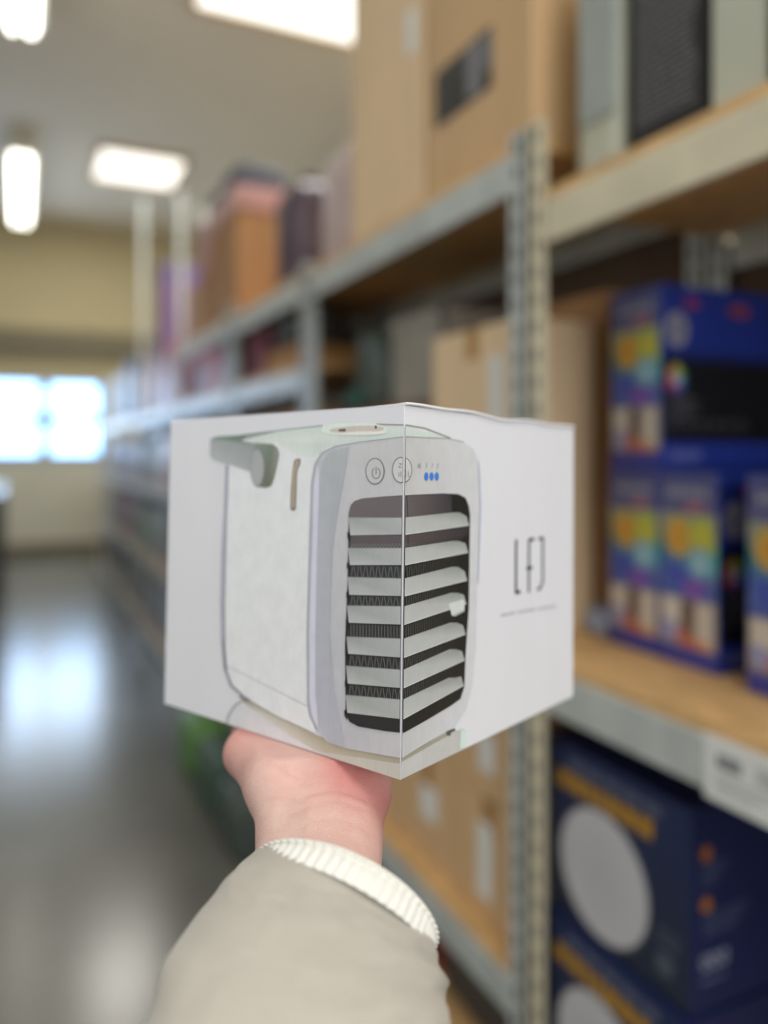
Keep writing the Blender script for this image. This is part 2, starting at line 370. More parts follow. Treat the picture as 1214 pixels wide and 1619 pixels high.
# --- rack A, middle shelf: blue lamp boxes
def lamp_box_proto():
    r = empty('lamp_box', (0, 0, 0))
    W, D, H = .128, .36, .336
    MB().box((0, -W, 0), (D, 0, H), bev=.002).build('carton_body', M['blue'], r)
    p = Print((0, 0, 0), (0, -1, 0), (0, 0, 1))          # aisle face; s runs towards the camera
    p.rect(.002, .262, W - .002, H - .002, (92, 92, 130), 1, (70, 74, 128))
    for k in range(7): p.rect(.02 + .013 * k, .292, .028 + .013 * k, .308, (150, 150, 160), 2)
    p.rect(.06, .270, .10, .280, (186, 110, 110), 2)
    p.rect(.002, .11, W - .002, .262, (58, 84, 168), 1, (150, 152, 120))
    p.poly([(.002, .16), (W - .002, .16), (W - .002, .225), (.002, .225)], 0, 2, [(70, 80, 170), (100, 170, 190), (90, 180, 110), (40, 120, 110)])
    p.disc(.045, .222, .033, .034, (214, 140, 44), 3, edge=(190, 160, 70))
    p.disc(.095, .225, .030, .036, (204, 190, 40), 4, edge=(160, 170, 90))
    p.disc(.090, .18, .024, .026, (170, 210, 200), 5, edge=(110, 150, 190))
    p.disc(.040, .155, .030, .024, (62, 74, 170), 5, edge=(70, 90, 170))
    p.disc(.078, .135, .030, .018, (140, 70, 160), 6, edge=(100, 90, 180))
    p.rect(.002, .032, W - .002, .118, (150, 138, 132), 3)
    p.rect(.008, .07, .048, .114, (205, 195, 184), 7); p.rect(.082, .036, W - .010, .112, (198, 186, 172), 7)
    p.rect(.054, .044, .076, .114, (112, 82, 58), 7, (84, 60, 50))
    p.disc(.024, .058, .016, .018, (150, 150, 190), 8); p.disc(.05, .052, .012, .014, (190, 110, 120), 9)
    p.disc(.068, .042, .024, .013, (196, 100, 60), 10, edge=(170, 112, 84)); p.disc(.100, .04, .016, .008, (204, 140, 90), 11)
    p.rect(.002, .002, W - .002, .034, (52, 56, 140), 12, (66, 66, 140))
    p.build('front_print', PRINTBG, r)
    q = Print((0, -W, 0), (1, 0, 0), (0, 0, 1))          # long side, facing the camera
    q.rect(.002, .05, D - .002, .20, (18, 19, 26), 1)
    q.rect(.002, .20, D - .002, .215, (26, 40, 104), 1)
    q.disc(.038, .255, .027, .032, (158, 156, 168), 2); q.disc(.038, .255, .012, .016, (120, 122, 150), 3)
    for k, c in enumerate(((60, 160, 90), (200, 190, 60), (214, 100, 60), (200, 60, 110), (120, 70, 170), (60, 110, 190))):
        t = 2 * math.pi * (k + .5) / 6; q.disc(.036 + .014 * math.cos(t), .165 + .017 * math.sin(t), .010, .011, c, 3 + k % 2)
    q.disc(.036, .165, .011, .013, (190, 190, 196), 6)
    for k in range(5): q.rect(.02, .132 - k * .009, .075 + .02 * (k % 2), .136 - k * .009, (92, 94, 100), 2)
    for k in range(6): q.rect(.02 + .035 * k, .075, .042 + .035 * k, .09, (66, 68, 74), 2)
    q.disc(.075, .305, .020, .010, (150, 60, 110), 2); q.disc(.20, .30, .03, .012, (150, 70, 80), 2)
    q.rect(.02, .015, .10, .035, (96, 104, 170), 2)
    q.build('side_print', PRINTBG, r)
    return r
def copy_tree(o, parent=None):
    c = link(o.copy()); c.parent = parent
    for ch in [x for x in bpy.data.objects if x.parent == o]: copy_tree(ch, c)
    return c
proto = lamp_box_proto()
S = z(-.372)
spots = [((1.04, 1.165, S), 'blue lamp box on the wooden shelf, farthest from the camera in the bottom pair'),
         ((1.04, 1.035, S), 'blue lamp box on the wooden shelf, nearer box of the pair, its black side showing'),
         ((1.045, 1.165, S + .3375), 'blue lamp box standing on top of the pair of lamp boxes'),
         ((1.02, .835, S), 'blue lamp box cut by the right edge of the photo, in front of the pair')]
for i, (loc, lab) in enumerate(spots):
    o = proto if i == 0 else copy_tree(proto)
    o.location = loc; tag(o, lab, 'lamp box', 'blue lamp boxes on the middle shelf')
# label holder on the beam
pl = empty('price_label', (X0 + .003, .70, z(-.43))); tag(pl, 'white price label with grey text clipped to the beam under the lamp boxes', 'price label')
MB().box((-.0035, -.085, -.044), (-.0005, .065, .044), bev=.001).build('label_card', M['white'], pl)
p = Print((-.0035, .065, -.044), (0, -1, 0), (0, 0, 1), .0003)
for k, (a, l) in enumerate(((.022, .009), (.033, .007), (.042, .010), (.054, .006))): p.rect(a, .048, a + l, .066, (110, 112, 114), 1)
for k in range(3): p.rect(.020, .034 - .009 * k, .120 - .02 * k, .038 - .009 * k, (186, 188, 188), 1)
for k in range(9): p.rect(.085 + .005 * k, .046, .0875 + .005 * k, .07, (170, 172, 172), 1)
p.build('label_print', PRINTBG, pl)
# brown carton that stands behind the lamp boxes at the left
carton((1.10, 1.24, z(-.372)), (1.32, 1.60, z(.335)), 'brown carton standing behind the lamp boxes, right of the upright', mat('mid_brown_card', (160, 118, 76), .75, var=.08, bump=.1, bscale=120), tape=False)
soft_bag('plastic_bag', (1.09, 1.215, z(-.372)), (.09, .07, .05), 'small clear bluish bag lying on the wooden shelf left of the lamp boxes', mat('clear_bluish_film', (150, 164, 190), .2), seed=8)

# --- rack A, lower shelf: navy boxes with a white disc
def navy_box_proto():
    r = empty('ceiling_lamp_box', (0, 0, 0)); W, D, H = .335, .34, .305
    MB().box((0, -W, 0), (D, 0, H), bev=.002).build('carton_body', M['navy'], r)
    p = Print((0, 0, 0), (0, -1, 0), (0, 0, 1))
    p.rect(.003, .003, W - .003, H - .003, (34, 42, 58), 1, (26, 40, 82))
    rnd = random.Random(2); a = .03
    for k in range(5): p.rect(.06 + .045 * k, .266, .098 + .045 * k, .284, (84, 90, 112), 2)
    while a < .25:
        l = rnd.uniform(.02, .034); p.rect(a, .226, a + l, .256, (176, 130, 36), 2); a += l + .005
    p.disc(.145, .115, .105, .105, (186, 184, 187), 3, 48, edge=(198, 196, 199)); p.disc(.145, .115, .109, .109, (130, 124, 126), 2, 48)
    p.disc(.285, .05, .018, .018, (78, 84, 98), 2)
    p.rect(.27, .08, .315, .088, (70, 78, 92), 2); p.rect(.27, .095, .315, .102, (70, 78, 92), 2)
    p.build('front_print', PRINTBG, r)
    q = Print((0, -W, 0), (1, 0, 0), (0, 0, 1))
    q.disc(.03, .235, .010, .011, (168, 100, 36), 2); q.disc(.03, .16, .010, .011, (176, 108, 40), 2)
    for k in range(4): q.rect(.018, .215 - .009 * k, .075 - .008 * k, .219 - .009 * k, (74, 84, 116), 2)
    for k in range(4): q.rect(.022, .142 - .009 * k, .12 - .01 * k, .146 - .009 * k, (74, 84, 116), 2)
    for k in range(3): q.disc(.028 + .019 * k, .075, .009, .012, (138, 144, 164), 2, 20); q.disc(.028 + .019 * k, .075, .004, .006, (20, 34, 78), 3, 16)
    q.rect(.018, .045, .07, .05, (90, 98, 130), 2)
    q.build('side_print', PRINTBG, r)
    return r
nproto = navy_box_proto()
for i, (loc, lab) in enumerate((((.885, 1.155, z(-.83)), 'navy box with white disc and yellow heading, upper of the stack'),
                                ((.875, 1.15, z(-1.137)), 'navy box with yellow heading under the upper navy box'))):
    o = nproto if i == 0 else copy_tree(nproto); o.location = loc; tag(o, lab, 'ceiling lamp box', 'navy boxes on the lower shelf')

# --- rack B, middle shelf
B = z(-.372)
carton((.90, 1.265, B), (1.09, 1.62, z(.268)), 'pale brown carton with white strip, just left of the double upright', 'cardpale', stickers=[(1.325, 1.375, B + .05, z(.20))])
carton((.95, 1.66, B), (1.30, 2.20, z(.125)), 'dull brown carton under the grey crate', 'carddark')
def crate(lo, hi, label, m):
    cx, cy = (lo[0] + hi[0]) / 2, (lo[1] + hi[1]) / 2; r = empty('storage_crate', (cx, cy, lo[2])); tag(r, label, 'crate')
    hx, hy, h = (hi[0] - lo[0]) / 2, (hi[1] - lo[1]) / 2, hi[2] - lo[2]; t = .006; mb = MB()
    mb.box((-hx, -hy, 0), (hx, hy, t)); mb.box((-hx, -hy, 0), (-hx + t, hy, h)); mb.box((hx - t, -hy, 0), (hx, hy, h))
    mb.box((-hx, -hy, 0), (hx, -hy + t, h)); mb.box((-hx, hy - t, 0), (hx, hy, h))
    k = -hy + .03
    while k < hy - .02: mb.box((-hx - .004, k, .01), (-hx, k + .006, h - .03)); k += .05
    mb.build('crate_body', m, r)
    f = MB(); f.box((-hx - .01, -hy - .01, h - .025), (-hx + t, hy + .01, h), bev=.003); f.box((hx - t, -hy - .01, h - .025), (hx + .01, hy + .01, h), bev=.003)
    f.box((-hx - .01, -hy - .01, h - .025), (hx + .01, -hy + t, h), bev=.003); f.box((-hx - .01, hy - t, h - .025), (hx + .01, hy + .01, h), bev=.003)
    f.build('rim', m, r)
    MB().box((-hx + .012, -hy + .012, t), (hx - .012, hy - .012, h * .97), bev=.01).build('folded_liner', mat('grey_liner', (176, 170, 158), .8), r)
    return r
crate((.96, 1.68, z(.1265)), (1.22, 1.97, z(.36)), 'grey crate stacked on the dull brown carton', mat('warm_grey_plastic', (160, 154, 142), .5))
r = soft_bag('plastic_bag', (1.03, 2.095, z(.1265)), (.20, .20, .24), 'dark green grey bag beside the grey crate', mat('dark_green_film', (66, 76, 68), .35), seed=5)
r = carton((.90, 2.10, z(.1265)), (.925, 2.135, z(.18)), 'tiny teal packet in front of the dark green grey bag', mat('teal_card', (20, 96, 80), .5), 'packet', 'packet', tape=False)
# --- rack B lower shelf: brown cartons with white stickers
L = z(-.997); k = 0
labs = ['brown stickered carton, top row right, beside the upright', 'brown stickered carton, top row middle, behind the wrist', 'brown stickered carton, top row left, behind the hand',
        'brown stickered carton, lower row right, with a tall white sticker', 'brown stickered carton, lower row middle', 'brown stickered carton, lower row left, behind the cuff']
for row, (z0, z1) in enumerate(((z(-.745), z(-.495)), (L, z(-.747)))):
    for col, (y0, y1) in enumerate(((1.24, 1.51), (1.515, 1.785), (1.79, 2.06))):
        ym = (y0 + y1) / 2
        st = [(ym - .02, ym + .04, z0 + .06, z0 + .14)] if row == 0 else [(ym - .01, ym + .045, z0 + .04, z0 + .20)]
        if row == 1 and col == 1: st = [(ym - .05, ym + .03, z0 + .10, z0 + .18)]
        carton((.90, y0, z0), (1.27, y1, z1), labs[row * 3 + col], 'card', stickers=st, group='stickered cartons on the lower shelf')
# --- rack B bottom
carton((.94, 1.63, .1325), (1.2, 1.78, z(-1.17)), 'small deep red box on the bottom shelf under the stickered cartons', mat('deep_red_card', (104, 26, 34), .4), 'box', 'product_box', tape=False)
carton((.93, 1.24, .1325), (1.27, 1.61, z(-1.13)), 'low dark grey box on the bottom shelf nearer the camera than the red box', mat('dark_grey_card', (62, 60, 58), .5), 'box', 'product_box', tape=False)
carton((.93, 1.80, .1325), (1.27, 2.30, z(-1.14)), 'low charcoal box on the bottom shelf farther than the red box', mat('charcoal_card', (48, 46, 44), .5), 'box', 'product_box', tape=False)

# --- rack C
C5 = z(.599)
carton((.90, 2.62, z(.294)), (1.2, 3.0, z(.385)), 'low golden brown carton on the narrow upper shelf of the bay', mat('golden_card', (168, 122, 66), .7), tape=False)
soft_bag('plastic_bag', (1.02, 2.80, z(.387)), (.24, .24, .15), 'dark bag lying on the low golden carton', mat('charcoal_film', (54, 50, 46), .4), seed=6)
carton((.90, 3.04, z(.294)), (1.15, 3.25, z(.50)), 'crimson box beside the dark bag in the narrow shelf', mat('crimson_card', (120, 50, 60), .5), 'box', 'product_box', tape=False)
carton((.92, 2.46, z(-.236)), (1.25, 3.25, z(.15)), 'wide dark brown carton on the eye level shelf behind the held box', 'carddark', tape=False)
# --- rack D: carton wrapped in pink, dark bundles on top
D5 = z(.613)
r = carton((.87, 3.36, D5), (1.23, 4.12, D5 + .56), 'brown carton on top of the rack with pink wrap over its top', mat('warm_brown_card', (166, 122, 80), .75, var=.08), tape=False)
hx, hy = .18, .38
mb = MB(); mb.box((-hx - .012, -hy - .012, .46), (hx + .012, hy + .012, .572), bev=.012)
mb.box((-hx - .012, .10, .28), (-hx - .003, hy + .012, .48), bev=.003)
mb.build('pink_wrap', mat('pink_film', (184, 138, 134), .4, var=.12, bump=.3, bscale=20), r)
soft_bag('fabric_bundle', (1.02, 3.62, D5 + .574), (.26, .36, .14), 'dark blue grey bundle on top of the pink wrapped carton, right one', mat('slate_cloth', (70, 76, 88), .8), 'bundle', 9)
soft_bag('fabric_bundle', (1.00, 3.98, D5 + .574), (.22, .22, .13), 'dark grey bundle on top of the pink wrapped carton, left one', mat('dark_grey_cloth', (66, 70, 72), .8), 'bundle', 10)
carton((.88, 4.20, D5), (1.1, 4.5, D5 + .30), 'pale tan carton beside the pink wrapped carton', mat('tan_card', (196, 158, 118), .7), tape=False)

# --- racks D to G: mixed goods, each its own box
def goods(x, y0, y1, z0, h, col, col2, label, d=.26, kind='box'):
    nm = 'product_box'
    r = empty(nm, (x + d / 2, (y0 + y1) / 2, z0)); tag(r, label, 'box')
    hy = (y1 - y0) / 2
    MB().box((-d / 2, -hy, 0), (d / 2, hy, h), bev=.004).build('carton_body', mat('card_%d_%d_%d' % col, col, .45, var=.06), r)
    p = Print((-d / 2, hy, 0), (0, -1, 0), (0, 0, 1), .001, .0008); w = 2 * hy
    p.rect(w * .08, h * .45, w * .92, h * .9, col2, 1, tuple(min(255, int(c * 1.15)) for c in col2))
    p.disc(w * .5, h * .66, w * .22, h * .14, tuple(min(255, int(c * .6 + 70)) for c in col), 2)
    for k in range(3): p.rect(w * .12, h * (.12 + .09 * k), w * (.8 - .15 * k), h * (.16 + .09 * k), tuple(min(255, int(c * .5 + 100)) for c in col2), 2)
    p.build('front_print', PRINTBG, r)
    q = Print((-d / 2, -hy, 0), (1, 0, 0), (0, 0, 1), .001, .0008)
    q.rect(d * .08, h * .1, d * .92, h * .88, tuple(int(c * .5 + d2 * .5) for c, d2 in zip(col, col2)), 1); q.build('side_print', PRINTBG, r)
    return r
l4, l3, l2, l1 = z(.292), z(-.238), z(-.768), .132
G = [
 (.90, 3.50, 3.78, l4, .27, (96, 50, 60), (110, 66, 66), 'dark maroon box on the shelf under the pink wrapped carton'),
 (.90, 3.80, 4.10, l4, .26, (176, 64, 76), (196, 90, 96), 'red box beside the dark maroon box under the pink wrapped carton'),
 (.90, 4.12, 4.55, l4, .22, (110, 60, 66), (150, 80, 84), 'dull red long box next to the red box'),
 (.88, 4.78, 5.02, l4, .34, (176, 110, 128), (196, 130, 140), 'pink box nearest in the tall rack'),
 (.88, 5.05, 5.32, l4, .40, (196, 104, 104), (206, 130, 110), 'salmon pink box beside the purple box'),
 (.88, 5.34, 5.60, l4, .98, (104, 84, 136), (150, 108, 146), 'tall purple box rising above the pink boxes'),
 (.88, 5.62, 5.95, l4, .42, (186, 116, 96), (206, 140, 110), 'orange pink box behind the tall purple box'),
 (.88, 6.35, 6.75, l4, .36, (150, 140, 150), (186, 160, 160), 'lilac grey box past the tall rack'),
 (.88, 7.05, 7.5, l4, .50, (84, 104, 148), (110, 130, 170), 'blue box on the shelf near the window wall'),
 (.88, 7.9, 8.5, l4, .44, (104, 124, 164), (150, 160, 176), 'paler blue box on the farthest rack'),
 (.90, 3.50, 3.95, l3, .30, (110, 66, 70), (140, 90, 90), 'brick red box below eye level in the rack of the pink wrapped carton'),
 (.90, 4.02, 4.55, l3, .34, (186, 96, 104), (206, 120, 124), 'coral box below eye level left edge of the held box'),
 (.88, 4.78, 5.18, l3, .30, (190, 104, 112), (204, 150, 150), 'rose box on the second shelf of the tall rack'),
 (.88, 5.22, 5.65, l3, .34, (168, 156, 140), (190, 180, 164), 'stone coloured box on the second shelf of the tall rack'),
 (.88, 5.68, 6.1, l3, .26, (120, 100, 84), (160, 140, 110), 'olive brown box on the second shelf of the tall rack'),
 (.88, 6.32, 6.85, l3, .32, (140, 130, 120), (170, 160, 150), 'taupe box on the second shelf past the tall rack'),
 (.88, 6.95, 7.55, l3, .28, (128, 84, 100), (160, 110, 120), 'mauve box on the second shelf past the tall rack'),
 (.88, 7.9, 8.7, l3, .34, (110, 104, 110), (140, 130, 134), 'grey mauve box on the second shelf of the farthest rack'),
 (.90, 3.50, 3.95, l2, .34, (66, 104, 96), (90, 130, 120), 'green teal box on the third shelf of the pink carton rack'),
 (.90, 4.00, 4.50, l2, .38, (60, 90, 88), (84, 112, 108), 'dark teal box at the left edge of the held box'),
 (.88, 4.75, 5.10, l2, .26, (150, 92, 56), (170, 120, 80), 'orange brown box on the third shelf of the tall rack'),
 (.88, 5.12, 5.50, l2, .40, (140, 150, 168), (170, 180, 190), 'pale blue grey box on the third shelf of the tall rack'),
 (.88, 5.52, 6.05, l2, .34, (128, 144, 136), (160, 176, 166), 'sage grey box on the third shelf of the tall rack'),
 (.88, 6.35, 6.85, l2, .36, (100, 132, 124), (130, 160, 150), 'sea green box on the third shelf past the tall rack'),
 (.88, 6.95, 7.5, l2, .38, (150, 84, 110), (170, 110, 130), 'magenta box on the third shelf past the tall rack'),
 (.88, 7.9, 8.9, l2, .36, (80, 90, 90), (110, 116, 116), 'slate box on the third shelf of the farthest rack'),
 (.90, 4.05, 4.5, l1, .40, (130, 132, 136), (160, 160, 164), 'light grey box on the bottom shelf of the pink carton rack'),
 (.88, 4.8, 5.3, l1, .36, (136, 142, 152), (160, 166, 176), 'silver grey box on the bottom shelf of the tall rack'),
 (.88, 5.35, 6.0, l1, .38, (120, 128, 140), (150, 156, 166), 'steel blue box on the bottom shelf of the tall rack'),
 (.88, 6.4, 7.4, l1, .34, (104, 112, 116), (130, 138, 140), 'long grey box on the bottom shelf past the tall rack'),
 (.88, 8.0, 9.2, l1, .34, (84, 84, 80), (100, 100, 96), 'dark grey box on the bottom shelf of the farthest rack'),
 (.90, 2.50, 2.90, l2, .34, (70, 80, 76), (96, 104, 96), 'charcoal green box on the third shelf behind the hand'),
 (.90, 2.95, 3.30, l2, .30, (80, 60, 50), (110, 84, 70), 'dark umber box on the third shelf behind the hand'),
]
for g in G: goods(*g[:5], g[5], g[6], g[7])
# on the floor / bottom shelf left of the hand
soft_bag('sack', (.74, 3.42, 0), (.19, .30, .27), 'grass green sack on the floor against the rack, left of the hand', M['green'], 'sack', 12)
soft_bag('sack', (.75, 3.06, 0), (.19, .30, .25), 'dark green sack on the floor between the green sack and the wrist', mat('dark_green_plastic', (62, 84, 70), .5), 'sack', 13)
soft_bag('sack', (.75, 2.70, 0), (.18, .28, .22), 'grey green sack on the floor nearest the wrist', mat('grey_green_plastic', (70, 78, 72), .5), 'sack', 14)
# dark low cabinet at the far left
r = empty('low_cabinet', (-.42, 8.9, 0)); tag(r, 'dark low cabinet at the far left of the aisle, cut by the photo edge', 'cabinet')
MB().box((-.3, -1.4, .06), (.28, 1.2, 1.0), bev=.01).build('cabinet_body', mat('dark_cabinet', (46, 44, 42), .6), r)
MB().box((-.32, -1.42, 1.0), (.30, 1.22, 1.03), bev=.005).build('cabinet_top', mat('dark_cabinet_top', (60, 58, 56), .4), r)
MB().box((-.27, -1.36, 0), (.25, 1.16, .06)).build('plinth', M['black'], r)

# ------------------------------------------------------------------ the held box, in a frame (right, forward, up) at the eye
FR = Matrix.Translation((0, 0, EYE)) @ Matrix.Rotation(-YAW, 4, 'Z')
def W(v): return FR @ Vector(v)
def ray(u, v): return Vector(((u - 607) / 1215, 1.0, -(v - 712) / 1215))      # direction of a sight line in that frame
O = Vector((.00904, .42, -.18022))
e1 = Vector((-.77729, .62899, -.01395)); e2 = Vector((.62903, .77653, -.03635)); e3 = Vector((.01203, .03703, .99924))
w1, w2, bh = .21623, .21522, .2055
box = empty('product_box', (0, 0, 0)); tag(box, 'white cardboard box printed with a portable air cooler, resting on the raised hand', 'box')
Rm = Matrix((e1, -e2, e3)).transposed()          # local x = along left face outwards, y = towards the camera side, z = up
Rm = Matrix(((-e1.x, e2.x, e3.x), (-e1.y, e2.y, e3.y), (-e1.z, e2.z, e3.z)))
box.matrix_world = FR @ (Matrix.Translation(O) @ Rm.to_4x4())
# local frame: origin at the front bottom corner, -x along the left face, +y along the right face, z up
mb = MB(); mb.box((-w1, 0, 0), (0, w2, bh), bev=.0005); mb.build('carton_body', M['box'], box)
# lid panel with a slightly buckled front edge
bm = bmesh.new(); n = 40; top = []; 
def lift(y): return .0012 + .0011 * math.sin(y * 42) * math.exp(-((y - .07) / .09) ** 2) + .0006 * math.sin(y * 95 + 1)
rows = []
for i in range(n + 1):
    y = w2 * i / n; a = lift(y)
    rows.append([(-w1 * .985, y, .0002), (-.03, y, .0004), (-.006, y, a * .7), (.0009, y, a), (.0014, y, a - .0010), (.0009, y, a - .0016), (-.006, y, a * .7 - .0014)])
mb = MB(); m_ = len(rows[0])
vs_ = [p for r_ in rows for p in r_]
fs = [(i * m_ + j, i * m_ + j + 1, (i + 1) * m_ + j + 1, (i + 1) * m_ + j) for i in range(n) for j in range(m_ - 1)]
fs.append(tuple(range(m_))[::-1])
mb.add(vs_, fs, 0, False); lid = mb.build('lid_flap', M['box'], box); lid.location = (0, 0, bh)

# artwork traced on the two faces: sight line -> point on the face -> (s, t) on the card
nL = e2 * -1; nR = -e1
Lp = Print((-w1, 0, 0), (1, 0, 0), (0, 0, 1), .00015, .00007)
Rp = Print((0, 0, 0), (0, 1, 0), (0, 0, 1), .00015, .00007)
def face_pt(u, v, left):
    d = ray(u, v); nn = e2 if left else e1
    k = O.dot(nn) / d.dot(nn); q = d * k - O
    return (w1 + q.dot(-e1), q.dot(e3)) if left else (q.dot(e2), q.dot(e3))
def edge_x(v): return 633.2 + 6.6 * (1233 - v) / 598
def side(p): return p[0] - edge_x(p[1])
def clip(pts, left, cols):
    out = []; oc = []
    for i in range(len(pts)):
        a, b = pts[i], pts[(i + 1) % len(pts)]; sa, sb = side(a), side(b)
        if left: sa, sb = -sa, -sb
        ca, cb = cols[i], cols[(i + 1) % len(pts)]
        if sa >= 0: out.append(a); oc.append(ca)
        if (sa >= 0) != (sb >= 0):
            t = sa / (sa - sb); out.append((a[0] + (b[0] - a[0]) * t, a[1] + (b[1] - a[1]) * t)); oc.append(tuple(ca[k] + (cb[k] - ca[k]) * t for k in range(3)))
    return out, oc
def ink(c, left):
    """printed colour from how it looks against the white card around it"""
    ref = (215, 214, 215) if left else (224, 223, 226)
    return tuple(max(3, min(250, c[k] * 234 / ref[k])) for k in range(3))
def draw(pts, col, layer, cols=None):
    cols = cols or [col] * len(pts)
    for left in (True, False):
        q, c = clip(pts, left, cols)
        if len(q) < 3: continue
        P = Lp if left else Rp
        st = [face_pt(u, v, left) for u, v in q]
        st = [(min(max(a, 0.0002), (w1 if left else w2) - .0002), min(max(b, .0002), bh - .0002)) for a, b in st]
        ar = sum(st[i][0] * st[(i + 1) % len(st)][1] - st[(i + 1) % len(st)][0] * st[i][1] for i in range(len(st)))
        if ar < 0: st = st[::-1]; c = c[::-1]
        P.poly(st, 0, layer, [ink(x, left) for x in c])
def stroke(pts, w, col, layer):
    for i in range(len(pts) - 1):
        (x0, y0), (x1, y1) = pts[i], pts[i + 1]; L_ = math.hypot(x1 - x0, y1 - y0) or 1
        nx, ny = -(y1 - y0) / L_ * w / 2, (x1 - x0) / L_ * w / 2
        draw([(x0 + nx, y0 + ny), (x1 + nx, y1 + ny), (x1 - nx, y1 - ny), (x0 - nx, y0 - ny)], col, layer)
def oval(x, y, rx, ry, col, layer, n=30):
    draw([(x + rx * math.cos(2 * math.pi * i / n), y + ry * math.sin(2 * math.pi * i / n)) for i in range(n)], col, layer)
def smooth_closed(pts, it=2):
    for _ in range(it):
        q = []
        for i in range(len(pts)):
            a, b = pts[i], pts[(i + 1) % len(pts)]
            q += [(a[0] * .75 + b[0] * .25, a[1] * .75 + b[1] * .25), (a[0] * .25 + b[0] * .75, a[1] * .25 + b[1] * .75)]
        pts = q
    return pts
# stand under the cooler
draw([(357, 1152), (360, 1130), (372, 1112), (385, 1107), (440, 1132), (500, 1165), (540, 1184), (634, 1201), (632, 1233), (560, 1212), (440, 1175)], (203, 203, 205), 1)
draw([(500, 1187), (512, 1176), (634, 1204), (632, 1233), (560, 1212)], (188, 183, 174), 2)
draw([(382, 1100), (400, 1108), (500, 1162), (560, 1183), (633, 1198), (632, 1207), (520, 1190), (500, 1187), (455, 1160), (405, 1125), (384, 1110)], 0, 3,
     [(120, 112, 98), (150, 140, 122), (164, 154, 132), (160, 152, 132), (158, 150, 134), (164, 158, 144), (176, 168, 150), (188, 182, 166), (196, 194, 186), (200, 198, 194), (170, 166, 158)])
draw([(378, 1101), (386, 1098), (396, 1106), (390, 1108)], (84, 84, 66), 4)
stroke([(359, 1153), (361, 1133), (372, 1115), (384, 1107)], 4, (168, 169, 174), 4)
draw([(633, 1204), (712, 1158), (730, 1152), (738, 1158), (737, 1181), (632, 1232)], (190, 188, 186), 1)
draw([(728, 1153), (738, 1158), (737, 1181), (727, 1184)], (206, 222, 217), 2)
draw([(633, 1197), (705, 1158), (712, 1153), (714, 1157), (707, 1163), (633, 1205)], (158, 152, 138), 3)
draw([(704, 1157), (718, 1151), (719, 1155), (712, 1158), (711, 1163), (706, 1163)], (84, 84, 78), 4)
# white body of the cooler
body = [(361, 735), (366, 712), (378, 697), (440, 681), (510, 673), (640, 671), (668, 675), (712, 694), (700, 704), (640, 694), (560, 705), (520, 712), (500, 740), (493, 800), (488, 1000), (490, 1125), (502, 1160), (440, 1132), (400, 1109), (384, 1101), (366, 1083), (359, 1055), (354, 1000), (356, 860)]
draw(body, (219, 219, 221), 5)
draw([(372, 703), (440, 683), (510, 675), (640, 673), (705, 693), (640, 692), (560, 700), (520, 706), (500, 722), (470, 720), (440, 700), (411, 703)], 0, 6,
     [(194, 204, 196), (198, 210, 202), (202, 212, 205), (206, 212, 208), (202, 212, 208), (198, 206, 202), (196, 206, 200), (194, 206, 198), (208, 214, 210), (216, 218, 216), (210, 214, 208), (202, 210, 203)])
stroke([(360, 735), (358, 800), (354, 870), (352, 950), (353, 1010), (358, 1060)], 5.5, (166, 166, 182), 6)
stroke([(361, 735), (358, 860), (356, 960), (357, 1030), (360, 1062), (368, 1083), (386, 1099), (398, 1107)], 1.6, (132, 134, 138), 7)
stroke([(353, 1010), (357, 1058), (366, 1084), (385, 1100)], 3, (150, 152, 160), 6)
stroke([(361, 1053), (487, 1116)], 1.2, (176, 175, 176), 7)
stroke([(376, 697), (440, 681), (511, 673)], 1.6, (122, 132, 126), 7)
stroke([(596, 671), (640, 672), (670, 677), (711, 693)], 2.8, (152, 149, 150), 7)
draw(smooth_closed([(508, 680), (515, 672), (545, 669), (590, 669), (612, 675), (614, 683), (590, 688), (540, 687), (514, 686)]), (214, 224, 214), 8)
draw(smooth_closed([(516, 681), (540, 675), (592, 672), (612, 677), (600, 683), (540, 685)]), (198, 186, 176), 9)
draw(smooth_closed([(524, 687), (560, 682), (612, 682), (614, 685), (590, 688), (540, 688)]), (224, 220, 214), 10)
draw([(537, 679), (548, 678), (548, 682), (537, 682)], (60, 50, 44), 11); draw([(594, 673), (597, 673), (597, 678), (594, 678)], (70, 66, 60), 11)
# carrying handle
draw([(335, 693), (345, 690), (378, 688), (440, 680), (392, 690), (380, 696), (411, 703), (400, 705), (340, 698)], 0, 8,
     [(120, 138, 122), (118, 134, 118), (110, 128, 112), (130, 140, 130), (104, 124, 106), (104, 124, 106), (110, 120, 108), (112, 122, 112), (120, 138, 124)])
draw([(334, 694), (411, 703), (406, 748), (396, 745), (339, 725), (334, 719)], 0, 9, [(154, 158, 158), (138, 140, 140), (160, 162, 164), (156, 158, 160), (172, 174, 176), (164, 168, 170)])
draw(smooth_closed([(404, 700), (432, 702), (443, 717), (439, 738), (431, 768), (422, 771), (406, 769), (398, 740), (398, 712)], 2), 0, 10, None) if False else None
draw([(404, 700), (432, 702), (440, 708), (443, 718), (439, 738), (434, 758), (430, 768), (422, 771), (406, 769)], 0, 10,
     [(132, 138, 128), (108, 120, 106), (118, 126, 112), (140, 142, 128), (126, 122, 104), (110, 104, 88), (104, 100, 84), (98, 96, 84), (120, 122, 112)])
oval(409, 739, 11.5, 30, (118, 120, 116), 11); oval(408.5, 739, 10.2, 28.5, (160, 162, 162), 12)
